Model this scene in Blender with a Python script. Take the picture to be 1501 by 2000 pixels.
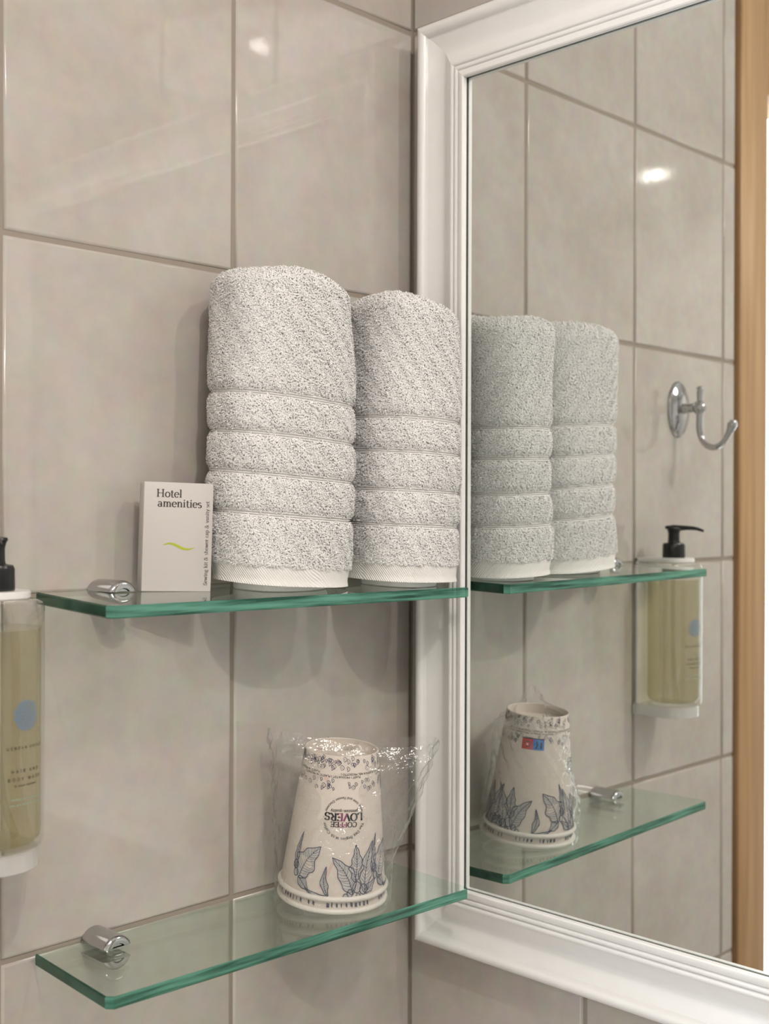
import bpy, bmesh, math, random
import numpy as np
from mathutils import Vector, Matrix

for o in list(bpy.data.objects):
    bpy.data.objects.remove(o, do_unlink=True)
scene = bpy.context.scene
COL = scene.collection
rng = np.random.default_rng(7)
random.seed(7)

# ------------------------------------------------------------------ camera
CAM = Vector((-0.8127, -0.7620, 1.4826))
RGT = Vector((0.6999, -0.7142, 0.0032)); UPV = Vector((-0.0010, 0.0035, 1.0)); FWD = Vector((0.7142, 0.6999, -0.0017))
cam = bpy.data.cameras.new('camera')
cam.sensor_fit = 'HORIZONTAL'; cam.sensor_width = 36.0
cam.lens = 2372.2 * 36.0 / 1501.0
cam.clip_start = 0.02
cam.dof.use_dof = True; cam.dof.focus_distance = 0.93; cam.dof.aperture_fstop = 10.0
camo = bpy.data.objects.new('camera', cam); COL.objects.link(camo)
m = Matrix.Identity(4)
for i in range(3):
    m[i][0] = RGT[i]; m[i][1] = UPV[i]; m[i][2] = -FWD[i]; m[i][3] = CAM[i]
camo.matrix_world = m
scene.camera = camo

# ------------------------------------------------------------------ world, lights, exposure
world = bpy.data.worlds.new('world'); scene.world = world
world.use_nodes = True
world.node_tree.nodes['Background'].inputs[0].default_value = (0.9, 0.95, 1.0, 1)
world.node_tree.nodes['Background'].inputs[1].default_value = 0.3

def disc_lamp(name, loc, power, size, color, target=None, spread=180, mis=False):
    l = bpy.data.lights.new(name, 'AREA'); l.shape = 'DISK'; l.size = size; l.energy = power; l.color = color
    l.spread = math.radians(spread)
    l.cycles.use_multiple_importance_sampling = mis
    o = bpy.data.objects.new(name, l); COL.objects.link(o); o.location = loc
    if target is not None:
        o.rotation_euler = (Vector(target) - Vector(loc)).to_track_quat('-Z', 'Y').to_euler()
    return o
WARM = (1.0, 0.925, 0.85)
disc_lamp('ceiling_spot_near', (-0.70, -1.06, 2.38), 5.6, 0.018, WARM, (-0.30, -0.05, 0.9))
disc_lamp('mirror_bounce_fill', (-0.16, -1.10, 2.38), 3.2, 0.05, WARM, (-0.25, -0.1, 0.9))  # added lamp, stands in for light the mirror throws back
disc_lamp('ceiling_spot_far', (-2.05, -1.00, 2.38), 7.5, 0.05, WARM)
disc_lamp('added_fill_panel', (-0.80, -1.12, 2.385), 10.5, 0.56, WARM, mis=True)  # added soft fill for the whole room, not a known fitting

scene.view_settings.view_transform = 'Standard'
scene.view_settings.look = 'None'
scene.view_settings.gamma = 1.0
scene.view_settings.use_curve_mapping = False
scene.view_settings.exposure = -0.24
scene.cycles.use_denoising = True
scene.cycles.max_bounces = 7
scene.cycles.diffuse_bounces = 3
scene.cycles.glossy_bounces = 5
scene.cycles.transparent_max_bounces = 16
scene.cycles.sample_clamp_indirect = 20.0
scene.cycles.use_adaptive_sampling = True
scene.cycles.adaptive_threshold = 0.06
scene.cycles.adaptive_min_samples = 20

# ------------------------------------------------------------------ helpers
def mat(name):
    mt = bpy.data.materials.new(name); mt.use_nodes = True
    nt = mt.node_tree; nt.nodes.clear()
    out = nt.nodes.new('ShaderNodeOutputMaterial')
    return mt, nt, out
def N(nt, kind, **kw):
    n = nt.nodes.new(kind)
    for k, v in kw.items():
        if k.startswith('in_'):
            n.inputs[k[3:].replace('_', ' ')].default_value = v
        else:
            setattr(n, k, v)
    return n
def principled(name, color, rough=0.5, metal=0.0, spec=0.5, bump=None, **kw):
    mt, nt, out = mat(name)
    p = N(nt, 'ShaderNodeBsdfPrincipled')
    p.inputs['Base Color'].default_value = (*color, 1)
    p.inputs['Roughness'].default_value = rough
    p.inputs['Metallic'].default_value = metal
    p.inputs['Specular IOR Level'].default_value = spec
    for k, v in kw.items():
        p.inputs[k].default_value = v
    # faint procedural variation on every surface
    tc = N(nt, 'ShaderNodeNewGeometry')
    no = N(nt, 'ShaderNodeTexNoise'); no.inputs['Scale'].default_value = 60.0; no.inputs['Detail'].default_value = 3
    nt.links.new(tc.outputs['Position'], no.inputs['Vector'])
    mx = N(nt, 'ShaderNodeMix', data_type='RGBA')
    mx.inputs[6].default_value = (*[c * 0.965 for c in color], 1)
    mx.inputs[7].default_value = (*[min(1, c * 1.03) for c in color], 1)
    nt.links.new(no.outputs['Fac'], mx.inputs[0])
    nt.links.new(mx.outputs[2], p.inputs['Base Color'])
    if bump:
        sc, st, dist = bump
        nb = N(nt, 'ShaderNodeTexNoise'); nb.inputs['Scale'].default_value = sc; nb.inputs['Detail'].default_value = 2
        nt.links.new(tc.outputs['Position'], nb.inputs['Vector'])
        b = N(nt, 'ShaderNodeBump'); b.inputs['Strength'].default_value = st; b.inputs['Distance'].default_value = dist
        nt.links.new(nb.outputs['Fac'], b.inputs['Height'])
        nt.links.new(b.outputs['Normal'], p.inputs['Normal'])
    nt.links.new(p.outputs[0], out.inputs[0])
    return mt

def clear_sheet(name, tint, refl0=0.04, rough=0.0, bump=None, haze=None):
    """thin clear pane: tinted see-through plus mirror-like sheen that grows at grazing angles (Schlick)"""
    mt, nt, out = mat(name)
    g = N(nt, 'ShaderNodeNewGeometry')
    nrm = g.outputs['Normal']
    if bump:
        sc, st, dist = bump
        nb = N(nt, 'ShaderNodeTexNoise'); nb.inputs['Scale'].default_value = sc; nb.inputs['Detail'].default_value = 3
        nt.links.new(g.outputs['Position'], nb.inputs['Vector'])
        b = N(nt, 'ShaderNodeBump'); b.inputs['Strength'].default_value = st; b.inputs['Distance'].default_value = dist
        nt.links.new(nb.outputs['Fac'], b.inputs['Height'])
        nrm = b.outputs['Normal']
    dt = N(nt, 'ShaderNodeVectorMath', operation='DOT_PRODUCT')
    nt.links.new(nrm, dt.inputs[0]); nt.links.new(g.outputs['Incoming'], dt.inputs[1])
    ab = N(nt, 'ShaderNodeMath', operation='ABSOLUTE'); nt.links.new(dt.outputs['Value'], ab.inputs[0])
    om = N(nt, 'ShaderNodeMath', operation='SUBTRACT'); om.inputs[0].default_value = 1.0; nt.links.new(ab.outputs[0], om.inputs[1])
    pw = N(nt, 'ShaderNodeMath', operation='POWER'); nt.links.new(om.outputs[0], pw.inputs[0]); pw.inputs[1].default_value = 5.0
    ma = N(nt, 'ShaderNodeMath', operation='MULTIPLY_ADD', use_clamp=True); nt.links.new(pw.outputs[0], ma.inputs[0])
    ma.inputs[1].default_value = 1 - refl0; ma.inputs[2].default_value = refl0
    tr = N(nt, 'ShaderNodeBsdfTransparent'); tr.inputs[0].default_value = (*tint, 1)
    gl = N(nt, 'ShaderNodeBsdfGlossy'); gl.inputs['Roughness'].default_value = rough; gl.inputs[0].default_value = (0.95, 0.97, 0.96, 1)
    if bump: nt.links.new(nrm, gl.inputs['Normal'])
    base = tr
    if haze:
        df = N(nt, 'ShaderNodeBsdfDiffuse'); df.inputs[0].default_value = (*haze[0], 1)
        m0 = N(nt, 'ShaderNodeMixShader'); m0.inputs[0].default_value = haze[1]
        nt.links.new(tr.outputs[0], m0.inputs[1]); nt.links.new(df.outputs[0], m0.inputs[2]); base = m0
    mx = N(nt, 'ShaderNodeMixShader'); nt.links.new(ma.outputs[0], mx.inputs[0])
    nt.links.new(base.outputs[0], mx.inputs[1]); nt.links.new(gl.outputs[0], mx.inputs[2])
    nt.links.new(mx.outputs[0], out.inputs[0])
    return mt

def link(name, me, parent=None, mats=()):
    o = bpy.data.objects.new(name, me); COL.objects.link(o)
    for mm in mats: me.materials.append(mm)
    if parent is not None: o.parent = parent
    return o
def mesh(name, verts, faces, mats, parent=None, smooth=False, mi=None):
    me = bpy.data.meshes.new(name)
    me.from_pydata([tuple(v) for v in verts], [], faces)
    if smooth: me.polygons.foreach_set('use_smooth', [True] * len(me.polygons))
    if mi is not None: me.polygons.foreach_set('material_index', mi)
    me.update()
    if not isinstance(mats, (list, tuple)): mats = [mats]
    return link(name, me, parent, mats)
def clean(o, sharp=None):
    bm = bmesh.new(); bm.from_mesh(o.data)
    bmesh.ops.remove_doubles(bm, verts=bm.verts, dist=1e-6)
    bmesh.ops.recalc_face_normals(bm, faces=bm.faces)
    if sharp is not None:
        for f in bm.faces: f.smooth = True
        for e in bm.edges:
            if len(e.link_faces) == 2 and e.calc_face_angle(0) > math.radians(sharp): e.smooth = False
    bm.to_mesh(o.data); bm.free(); o.data.update()
    return o
def empty(name, loc, label=None, cat=None, group=None, kind=None):
    o = bpy.data.objects.new(name, None); COL.objects.link(o); o.location = loc
    o.empty_display_size = 0.02
    return tag(o, label, cat, group, kind)
def tag(o, label=None, cat=None, group=None, kind=None):
    if label: o['label'] = label
    if cat: o['category'] = cat
    if group: o['group'] = group
    if kind: o['kind'] = kind
    return o
def box(name, lo, hi, mats, parent=None, bevel=0.0, seg=2):
    bm = bmesh.new(); bmesh.ops.create_cube(bm, size=1.0)
    for v in bm.verts:
        for i in range(3): v.co[i] = lo[i] + (v.co[i] + 0.5) * (hi[i] - lo[i])
    if bevel:
        bmesh.ops.bevel(bm, geom=bm.edges[:], offset=bevel, segments=seg, affect='EDGES', profile=0.5)
        for f in bm.faces: f.smooth = True
        for e in bm.edges:
            if len(e.link_faces) == 2 and e.calc_face_angle(0) > math.radians(50): e.smooth = False
    me = bpy.data.meshes.new(name); bm.to_mesh(me); bm.free()
    return link(name, me, parent, mats if isinstance(mats, (list, tuple)) else [mats])
def lathe(name, prof, mats, parent=None, seg=48, axis='z', close=True, center=(0, 0, 0), sharp=40):
    """revolve (r,h) profile; axis z (h up) or y (h along -y)"""
    V, Fc = [], []
    n = len(prof)
    for k in range(seg):
        a = 2 * math.pi * k / seg
        for r, h in prof:
            if axis == 'z': p = (r * math.cos(a), r * math.sin(a), h)
            else: p = (r * math.cos(a), -h, r * math.sin(a))
            V.append((p[0] + center[0], p[1] + center[1], p[2] + center[2]))
    for k in range(seg):
        k2 = (k + 1) % seg
        for i in range(n - 1):
            Fc.append((k * n + i, k2 * n + i, k2 * n + i + 1, k * n + i + 1))
    o = mesh(name, V, Fc, mats, parent)
    bm = bmesh.new(); bm.from_mesh(o.data)
    bmesh.ops.remove_doubles(bm, verts=bm.verts, dist=1e-6)
    bmesh.ops.dissolve_degenerate(bm, dist=1e-7, edges=bm.edges)
    bmesh.ops.recalc_face_normals(bm, faces=bm.faces)
    for f in bm.faces: f.smooth = True
    for e in bm.edges:
        if len(e.link_faces) == 2 and e.calc_face_angle(0) > math.radians(sharp): e.smooth = False
    bm.to_mesh(o.data); bm.free()
    return o
def tube(name, pts, radii, mats, parent=None, seg=14, cap=True, sub=6):
    """smooth tube through pts (Catmull-Rom)"""
    P = [Vector(p) for p in pts]; L = []
    for i in range(len(P) - 1):
        p0 = P[max(i - 1, 0)]; p1 = P[i]; p2 = P[i + 1]; p3 = P[min(i + 2, len(P) - 1)]
        for s in range(sub):
            t = s / sub
            q = 0.5 * ((2 * p1) + (p2 - p0) * t + (2 * p0 - 5 * p1 + 4 * p2 - p3) * t * t + (3 * p1 - p0 - 3 * p2 + p3) * t ** 3)
            L.append((q, radii[i] * (1 - t) + radii[i + 1] * t))
    L.append((P[-1], radii[-1]))
    V, Fc = [], []
    up = None
    for i, (q, r) in enumerate(L):
        d = (L[min(i + 1, len(L) - 1)][0] - L[max(i - 1, 0)][0]).normalized()
        if up is None:
            up = d.orthogonal().normalized()
        up = (up - d * up.dot(d)).normalized()
        s = d.cross(up)
        for k in range(seg):
            a = 2 * math.pi * k / seg
            V.append(q + (up * math.cos(a) + s * math.sin(a)) * r)
    for i in range(len(L) - 1):
        for k in range(seg):
            k2 = (k + 1) % seg
            Fc.append((i * seg + k, i * seg + k2, (i + 1) * seg + k2, (i + 1) * seg + k))
    if cap:
        Fc.append(tuple(range(seg))[::-1]); Fc.append(tuple((len(L) - 1) * seg + k for k in range(seg)))
    return clean(mesh(name, V, Fc, mats, parent, smooth=True), 50)

# ------------------------------------------------------------------ stroke lettering (serif or plain)
# l=line x0 y0 x1 y1 | a=arc cx cy rx ry a0 a1 | s=serif x y halfwidth | d=dot x y r
GL = {
 'a': (.46, 'a .19 .31 .13 .14 160 0|l .32 .31 .32 .05|a .19 .13 .14 .12 0 360|l .32 .05 .4 .02'),
 'b': (.5, 'l .1 .7 .1 0|a .26 .23 .17 .22 0 360|s .06 .7 .06'),
 'c': (.43, 'a .23 .23 .18 .22 45 315'),
 'd': (.52, 'l .4 .7 .4 0|a .24 .23 .17 .22 0 360|s .36 .7 .06'),
 'e': (.46, 'a .23 .23 .18 .22 0 318|l .06 .25 .4 .25'),
 'f': (.32, 'l .13 .52 .13 0|a .23 .54 .1 .15 180 40|l .02 .45 .28 .45|s .13 0 .11'),
 'g': (.47, 'a .21 .31 .14 .14 0 360|a .21 -.07 .18 .12 0 360|l .13 .18 .12 .06|l .3 .42 .42 .44'),
 'h': (.53, 'l .12 .7 .12 0|a .26 .28 .14 .17 180 0|l .4 .28 .4 0|s .12 0 .1|s .4 0 .1|s .08 .7 .06'),
 'i': (.27, 'l .13 .46 .13 0|d .13 .62 .065|s .13 0 .11|s .09 .46 .06'),
 'j': (.27, 'l .14 .46 .14 -.1|d .14 .62 .06|a .04 -.1 .1 .1 0 -90'),
 'k': (.5, 'l .12 .7 .12 0|l .13 .18 .38 .45|l .22 .28 .42 0|s .12 0 .1|s .42 0 .08|s .37 .46 .08|s .08 .7 .06'),
 'l': (.27, 'l .13 .7 .13 0|s .13 0 .11|s .09 .7 .06'),
 'm': (.78, 'l .12 .46 .12 0|a .25 .28 .13 .17 180 0|l .38 .28 .38 0|a .51 .28 .13 .17 180 0|l .64 .28 .64 0|s .12 0 .1|s .38 0 .1|s .64 0 .1|s .08 .46 .06'),
 'n': (.53, 'l .12 .46 .12 0|a .26 .28 .14 .17 180 0|l .4 .28 .4 0|s .12 0 .1|s .4 0 .1|s .08 .46 .06'),
 'o': (.48, 'a .24 .23 .19 .22 0 360'),
 'p': (.52, 'l .12 .46 .12 -.22|a .28 .23 .17 .22 0 360|s .12 -.22 .1|s .08 .46 .06'),
 'q': (.52, 'l .4 .46 .4 -.22|a .24 .23 .17 .22 0 360|s .4 -.22 .1'),
 'r': (.38, 'l .12 .46 .12 0|a .27 .28 .15 .16 180 50|s .12 0 .11|s .08 .46 .06'),
 's': (.39, 'a .19 .345 .12 .105 30 270|a .19 .12 .14 .12 90 -150'),
 't': (.33, 'l .14 .6 .14 .1|a .23 .1 .09 .1 180 320|l .02 .45 .28 .45'),
 'u': (.53, 'l .11 .46 .11 .17|a .25 .17 .14 .16 180 360|l .39 .46 .39 0|s .07 .46 .06|s .35 .46 .06'),
 'v': (.48, 'l .06 .46 .24 0|l .42 .46 .24 0|s .08 .46 .08|s .4 .46 .08'),
 'w': (.7, 'l .06 .46 .2 0|l .34 .42 .2 0|l .34 .42 .48 0|l .62 .46 .48 0|s .08 .46 .08|s .6 .46 .08'),
 'x': (.48, 'l .06 .46 .4 0|l .4 .46 .06 0'),
 'y': (.48, 'l .06 .46 .25 0|l .43 .46 .17 -.2|s .08 .46 .08|s .41 .46 .08'),
 'z': (.43, 'l .05 .45 .36 .45|l .36 .45 .05 0|l .05 0 .38 0'),
 'A': (.66, 'l .06 0 .32 .68|l .58 0 .32 .68|l .16 .24 .48 .24|s .07 0 .08|s .57 0 .09'),
 'B': (.62, 'l .14 .68 .14 0|a .28 .51 .19 .17 90 -90|a .28 .17 .24 .17 90 -90|l .14 .68 .28 .68|l .14 .34 .28 .34|l .14 0 .28 0'),
 'C': (.66, 'a .34 .34 .28 .34 45 315|l .55 .68 .55 .5'),
 'D': (.7, 'l .14 .68 .14 0|a .3 .34 .32 .34 90 -90|l .1 .68 .3 .68|l .1 0 .3 0'),
 'E': (.6, 'l .14 .68 .14 0|l .06 .68 .52 .68|l .06 0 .54 0|l .14 .35 .42 .35|l .52 .68 .52 .56|l .54 0 .54 .14|l .42 .42 .42 .28'),
 'F': (.56, 'l .14 .68 .14 0|l .06 .68 .52 .68|l .14 .35 .42 .35|l .52 .68 .52 .55|l .42 .42 .42 .28|s .14 0 .11'),
 'G': (.7, 'a .34 .34 .28 .34 45 330|l .58 .3 .58 .06|l .4 .3 .66 .3'),
 'H': (.76, 'l .15 .68 .15 0|l .59 .68 .59 0|l .15 .35 .59 .35|s .15 0 .12|s .59 0 .12|s .15 .68 .12|s .59 .68 .12'),
 'I': (.34, 'l .17 .68 .17 0|s .17 0 .12|s .17 .68 .12'),
 'K': (.68, 'l .14 .68 .14 0|l .14 .28 .52 .68|l .26 .4 .58 0|s .14 0 .1|s .14 .68 .1'),
 'L': (.58, 'l .14 .68 .14 0|l .06 0 .52 0|l .52 0 .52 .16|s .14 .68 .11'),
 'M': (.84, 'l .13 .68 .13 0|l .13 .68 .41 .05|l .69 .68 .41 .05|l .69 .68 .69 0|s .13 0 .1|s .69 0 .1'),
 'N': (.72, 'l .14 .68 .14 0|l .14 .68 .58 0|l .58 .68 .58 0|s .14 0 .1|s .58 .68 .1|s .1 .68 .08'),
 'O': (.72, 'a .36 .34 .3 .34 0 360'),
 'P': (.58, 'l .14 .68 .14 0|a .28 .5 .22 .18 90 -90|l .06 .68 .28 .68|l .14 .32 .28 .32|s .14 0 .11'),
 'Q': (.72, 'a .36 .34 .3 .34 0 360|l .4 .16 .62 -.1'),
 'R': (.66, 'l .14 .68 .14 0|a .28 .51 .21 .17 90 -90|l .06 .68 .28 .68|l .14 .34 .28 .34|l .3 .34 .58 0|s .14 0 .11|s .58 0 .07'),
 'S': (.52, 'a .26 .5 .18 .18 30 270|a .26 .17 .2 .17 90 -150|l .42 .68 .42 .52|l .07 0 .07 .16'),
 'T': (.62, 'l .31 .68 .31 0|l .04 .68 .58 .68|l .04 .68 .04 .54|l .58 .68 .58 .54|s .31 0 .12'),
 'U': (.7, 'l .13 .68 .13 .24|a .35 .24 .22 .24 180 360|l .57 .68 .57 .24|s .13 .68 .1|s .57 .68 .1'),
 'V': (.66, 'l .07 .68 .33 0|l .59 .68 .33 0|s .08 .68 .1|s .58 .68 .09'),
 'W': (.92, 'l .07 .68 .27 0|l .46 .62 .27 0|l .46 .62 .65 0|l .85 .68 .65 0|s .08 .68 .1|s .84 .68 .09'),
 'Y': (.62, 'l .07 .68 .31 .3|l .55 .68 .31 .3|l .31 .3 .31 0|s .31 0 .11'),
 '&': (.74, 'a .28 .54 .12 .14 -30 250|a .24 .17 .19 .17 120 360|l .2 .44 .6 .02|l .43 .17 .52 .38|s .52 .38 .08'),
 '|': (.25, 'l .12 .72 .12 -.1'), ',': (.2, 'l .1 .08 .06 -.1'), '.': (.2, 'd .1 .05 .05'), '-': (.3, 'l .04 .24 .26 .24'),
 ' ': (.27, ''),
}
def text_width(s, size, track=0.0):
    return sum((GL.get(c, GL['-'])[0] + track) * size for c in s)
def text_polys(s, size, x0=0.0, y0=0.0, thick=0.1, thin=0.04, serif=True, track=0.0):
    """flat polygons of a line of lettering"""
    out = []; pen = x0
    for c in s:
        adv, spec = GL.get(c, GL['-'])
        for pr in spec.split('|'):
            if not pr: continue
            t = pr.split(); v = [float(q) for q in t[1:]]
            if t[0] == 'l': pts = [(v[0], v[1]), (v[2], v[3])]
            elif t[0] == 'a':
                n = max(4, int(abs(v[5] - v[4]) / 22))
                pts = [(v[0] + v[2] * math.cos(math.radians(v[4] + (v[5] - v[4]) * k / n)), v[1] + v[3] * math.sin(math.radians(v[4] + (v[5] - v[4]) * k / n))) for k in range(n + 1)]
            elif t[0] == 's':
                if not serif: continue
                h = thin * 0.5; x, y = v[0], min(max(v[1], h if v[1] == 0 else v[1] - h), 9)
                out.append([(pen + (x - v[2]) * size, y0 + (y - h) * size), (pen + (x + v[2]) * size, y0 + (y - h) * size), (pen + (x + v[2]) * size, y0 + (y + h) * size), (pen + (x - v[2]) * size, y0 + (y + h) * size)]); continue
            else:
                out.append([(pen + (v[0] + v[2] * math.cos(k * 0.785)) * size, y0 + (v[1] + v[2] * math.sin(k * 0.785)) * size) for k in range(8)]); continue
            offs = []
            for i in range(len(pts)):
                a = pts[max(i - 1, 0)]; b = pts[min(i + 1, len(pts) - 1)]
                dx, dy = b[0] - a[0], b[1] - a[1]; L = math.hypot(dx, dy) or 1
                hw = 0.5 * (thin + (thick - thin) * abs(dy / L))
                offs.append((-dy / L * hw, dx / L * hw))
            for i in range(len(pts) - 1):
                (ax, ay), (bx, by) = pts[i], pts[i + 1]; (ox, oy), (px, py) = offs[i], offs[i + 1]
                out.append([(pen + (x) * size, y0 + y * size) for x, y in ((ax - ox, ay - oy), (bx - px, by - py), (bx + px, by + py), (ax + ox, ay + oy))])
        pen += (adv + track) * size
    return out
def polyline(pts, w0, w1=None):
    """flat strip along pts, tapering w0..w1 (or a list of widths)"""
    n = len(pts); out = []; L = []
    for i in range(n):
        a = pts[max(i - 1, 0)]; b = pts[min(i + 1, n - 1)]
        dx, dy = b[0] - a[0], b[1] - a[1]; l = math.hypot(dx, dy) or 1
        w = w0[i] if isinstance(w0, (list, tuple)) else (w0 if w1 is None else w0 + (w1 - w0) * i / (n - 1))
        L.append((-dy / l * w / 2, dx / l * w / 2))
    for i in range(n - 1):
        (ax, ay), (bx, by) = pts[i], pts[i + 1]; (ox, oy), (px, py) = L[i], L[i + 1]
        out.append([(ax - ox, ay - oy), (bx - px, by - py), (bx + px, by + py), (ax + ox, ay + oy)])
    return out
def print_mesh(name, groups, mapfn, mats, parent):
    """groups: list of (polys, material index, lift); mapfn(x,y,lift)->xyz"""
    V, Fc, mi = [], [], []
    for polys, k, lift in groups:
        for p in polys:
            b = len(V)
            for (x, y) in p: V.append(mapfn(x, y, lift))
            Fc.append(tuple(range(b, b + len(p)))); mi.append(k)
    return mesh(name, V, Fc, mats, parent, mi=mi)

# ------------------------------------------------------------------ materials
def tile_material():
    mt, nt, out = mat('glazed_beige_tile')
    g = N(nt, 'ShaderNodeNewGeometry'); oi = N(nt, 'ShaderNodeObjectInfo')
    sc = N(nt, 'ShaderNodeVectorMath', operation='SCALE'); sc.inputs[0].default_value = (7.3, 3.1, 9.7)
    nt.links.new(oi.outputs['Random'], sc.inputs['Scale'])
    ad = N(nt, 'ShaderNodeVectorMath', operation='ADD'); nt.links.new(g.outputs['Position'], ad.inputs[0]); nt.links.new(sc.outputs[0], ad.inputs[1])
    n1 = N(nt, 'ShaderNodeTexNoise'); n1.inputs['Scale'].default_value = 9; n1.inputs['Detail'].default_value = 5; n1.inputs['Roughness'].default_value = 0.6
    n2 = N(nt, 'ShaderNodeTexNoise'); n2.inputs['Scale'].default_value = 70; n2.inputs['Detail'].default_value = 4
    for n in (n1, n2): nt.links.new(ad.outputs[0], n.inputs['Vector'])
    r1 = N(nt, 'ShaderNodeValToRGB')
    r1.color_ramp.elements[0].position = 0.3; r1.color_ramp.elements[0].color = (0.425, 0.375, 0.328, 1)
    r1.color_ramp.elements[1].position = 0.72; r1.color_ramp.elements[1].color = (0.520, 0.480, 0.440, 1)
    e = r1.color_ramp.elements.new(0.5); e.color = (0.472, 0.426, 0.382, 1)
    nt.links.new(n1.outputs['Fac'], r1.inputs[0])
    mx = N(nt, 'ShaderNodeMix', data_type='RGBA', blend_type='SOFT_LIGHT'); mx.inputs[0].default_value = 0.22
    nt.links.new(r1.outputs[0], mx.inputs[6]); nt.links.new(n2.outputs['Color'], mx.inputs[7])
    hs = N(nt, 'ShaderNodeHueSaturation'); hs.inputs['Saturation'].default_value = 0.92
    nt.links.new(mx.outputs[2], hs.inputs['Color'])
    p = N(nt, 'ShaderNodeBsdfPrincipled'); p.inputs['Roughness'].default_value = 0.032; p.inputs['Specular IOR Level'].default_value = 0.55
    nt.links.new(hs.outputs[0], p.inputs['Base Color'])
    nb = N(nt, 'ShaderNodeTexNoise'); nb.inputs['Scale'].default_value = 45; nb.inputs['Detail'].default_value = 2
    nt.links.new(g.outputs['Position'], nb.inputs['Vector'])
    b = N(nt, 'ShaderNodeBump'); b.inputs['Strength'].default_value = 0.03; b.inputs['Distance'].default_value = 0.002
    nt.links.new(nb.outputs['Fac'], b.inputs['Height']); nt.links.new(b.outputs[0], p.inputs['Normal'])
    nt.links.new(p.outputs[0], out.inputs[0])
    return mt
def wood_material():
    mt, nt, out = mat('light_wood')
    g = N(nt, 'ShaderNodeNewGeometry')
    mp = N(nt, 'ShaderNodeMapping'); mp.inputs['Scale'].default_value = (60, 60, 2.5); nt.links.new(g.outputs['Position'], mp.inputs[0])
    n1 = N(nt, 'ShaderNodeTexNoise'); n1.inputs['Scale'].default_value = 1.5; n1.inputs['Detail'].default_value = 4; nt.links.new(mp.outputs[0], n1.inputs['Vector'])
    r = N(nt, 'ShaderNodeValToRGB'); r.color_ramp.elements[0].position = 0.3; r.color_ramp.elements[0].color = (0.36, 0.205, 0.095, 1)
    r.color_ramp.elements[1].position = 0.75; r.color_ramp.elements[1].color = (0.52, 0.32, 0.155, 1)
    nt.links.new(n1.outputs['Fac'], r.inputs[0])
    p = N(nt, 'ShaderNodeBsdfPrincipled'); p.inputs['Roughness'].default_value = 0.4
    nt.links.new(r.outputs[0], p.inputs['Base Color']); nt.links.new(p.outputs[0], out.inputs[0])
    return mt
def glass_edge(name, dark, light, scale):
    mt, nt, out = mat(name)
    g = N(nt, 'ShaderNodeNewGeometry')
    mp = N(nt, 'ShaderNodeMapping'); mp.inputs['Scale'].default_value = scale; nt.links.new(g.outputs['Position'], mp.inputs[0])
    n1 = N(nt, 'ShaderNodeTexNoise'); n1.inputs['Scale'].default_value = 1.0; n1.inputs['Detail'].default_value = 3; nt.links.new(mp.outputs[0], n1.inputs['Vector'])
    r = N(nt, 'ShaderNodeValToRGB'); r.color_ramp.elements[0].position = 0.36; r.color_ramp.elements[0].color = (*dark, 1)
    r.color_ramp.elements[1].position = 0.66; r.color_ramp.elements[1].color = (*light, 1)
    nt.links.new(n1.outputs['Fac'], r.inputs[0])
    p = N(nt, 'ShaderNodeBsdfPrincipled'); p.inputs['Roughness'].default_value = 0.12
    nt.links.new(r.outputs[0], p.inputs['Base Color'])
    t = N(nt, 'ShaderNodeBsdfTransparent'); t.inputs[0].default_value = (0.35, 0.75, 0.58, 1)
    ms = N(nt, 'ShaderNodeMixShader'); ms.inputs[0].default_value = 0.12
    nt.links.new(p.outputs[0], ms.inputs[1]); nt.links.new(t.outputs[0], ms.inputs[2])
    # looked at from inside the plate the cut edge is clear, as polished glass is
    t2 = N(nt, 'ShaderNodeBsdfTransparent'); t2.inputs[0].default_value = (0.84, 0.93, 0.88, 1)
    m2 = N(nt, 'ShaderNodeMixShader'); nt.links.new(g.outputs['Backfacing'], m2.inputs[0])
    nt.links.new(ms.outputs[0], m2.inputs[1]); nt.links.new(t2.outputs[0], m2.inputs[2])
    nt.links.new(m2.outputs[0], out.inputs[0])
    return mt
def mirror_material():
    mt, nt, out = mat('silvered_mirror')
    g = N(nt, 'ShaderNodeBsdfGlossy'); g.inputs['Roughness'].default_value = 0.0
    geo = N(nt, 'ShaderNodeNewGeometry')
    n1 = N(nt, 'ShaderNodeTexNoise'); n1.inputs['Scale'].default_value = 3.0; nt.links.new(geo.outputs['Position'], n1.inputs['Vector'])
    mx = N(nt, 'ShaderNodeMix', data_type='RGBA'); mx.inputs[6].default_value = (0.845, 0.875, 0.855, 1); mx.inputs[7].default_value = (0.86, 0.885, 0.87, 1)
    nt.links.new(n1.outputs['Fac'], mx.inputs[0]); nt.links.new(mx.outputs[2], g.inputs[0])
    nt.links.new(g.outputs[0], out.inputs[0])
    return mt
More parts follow.
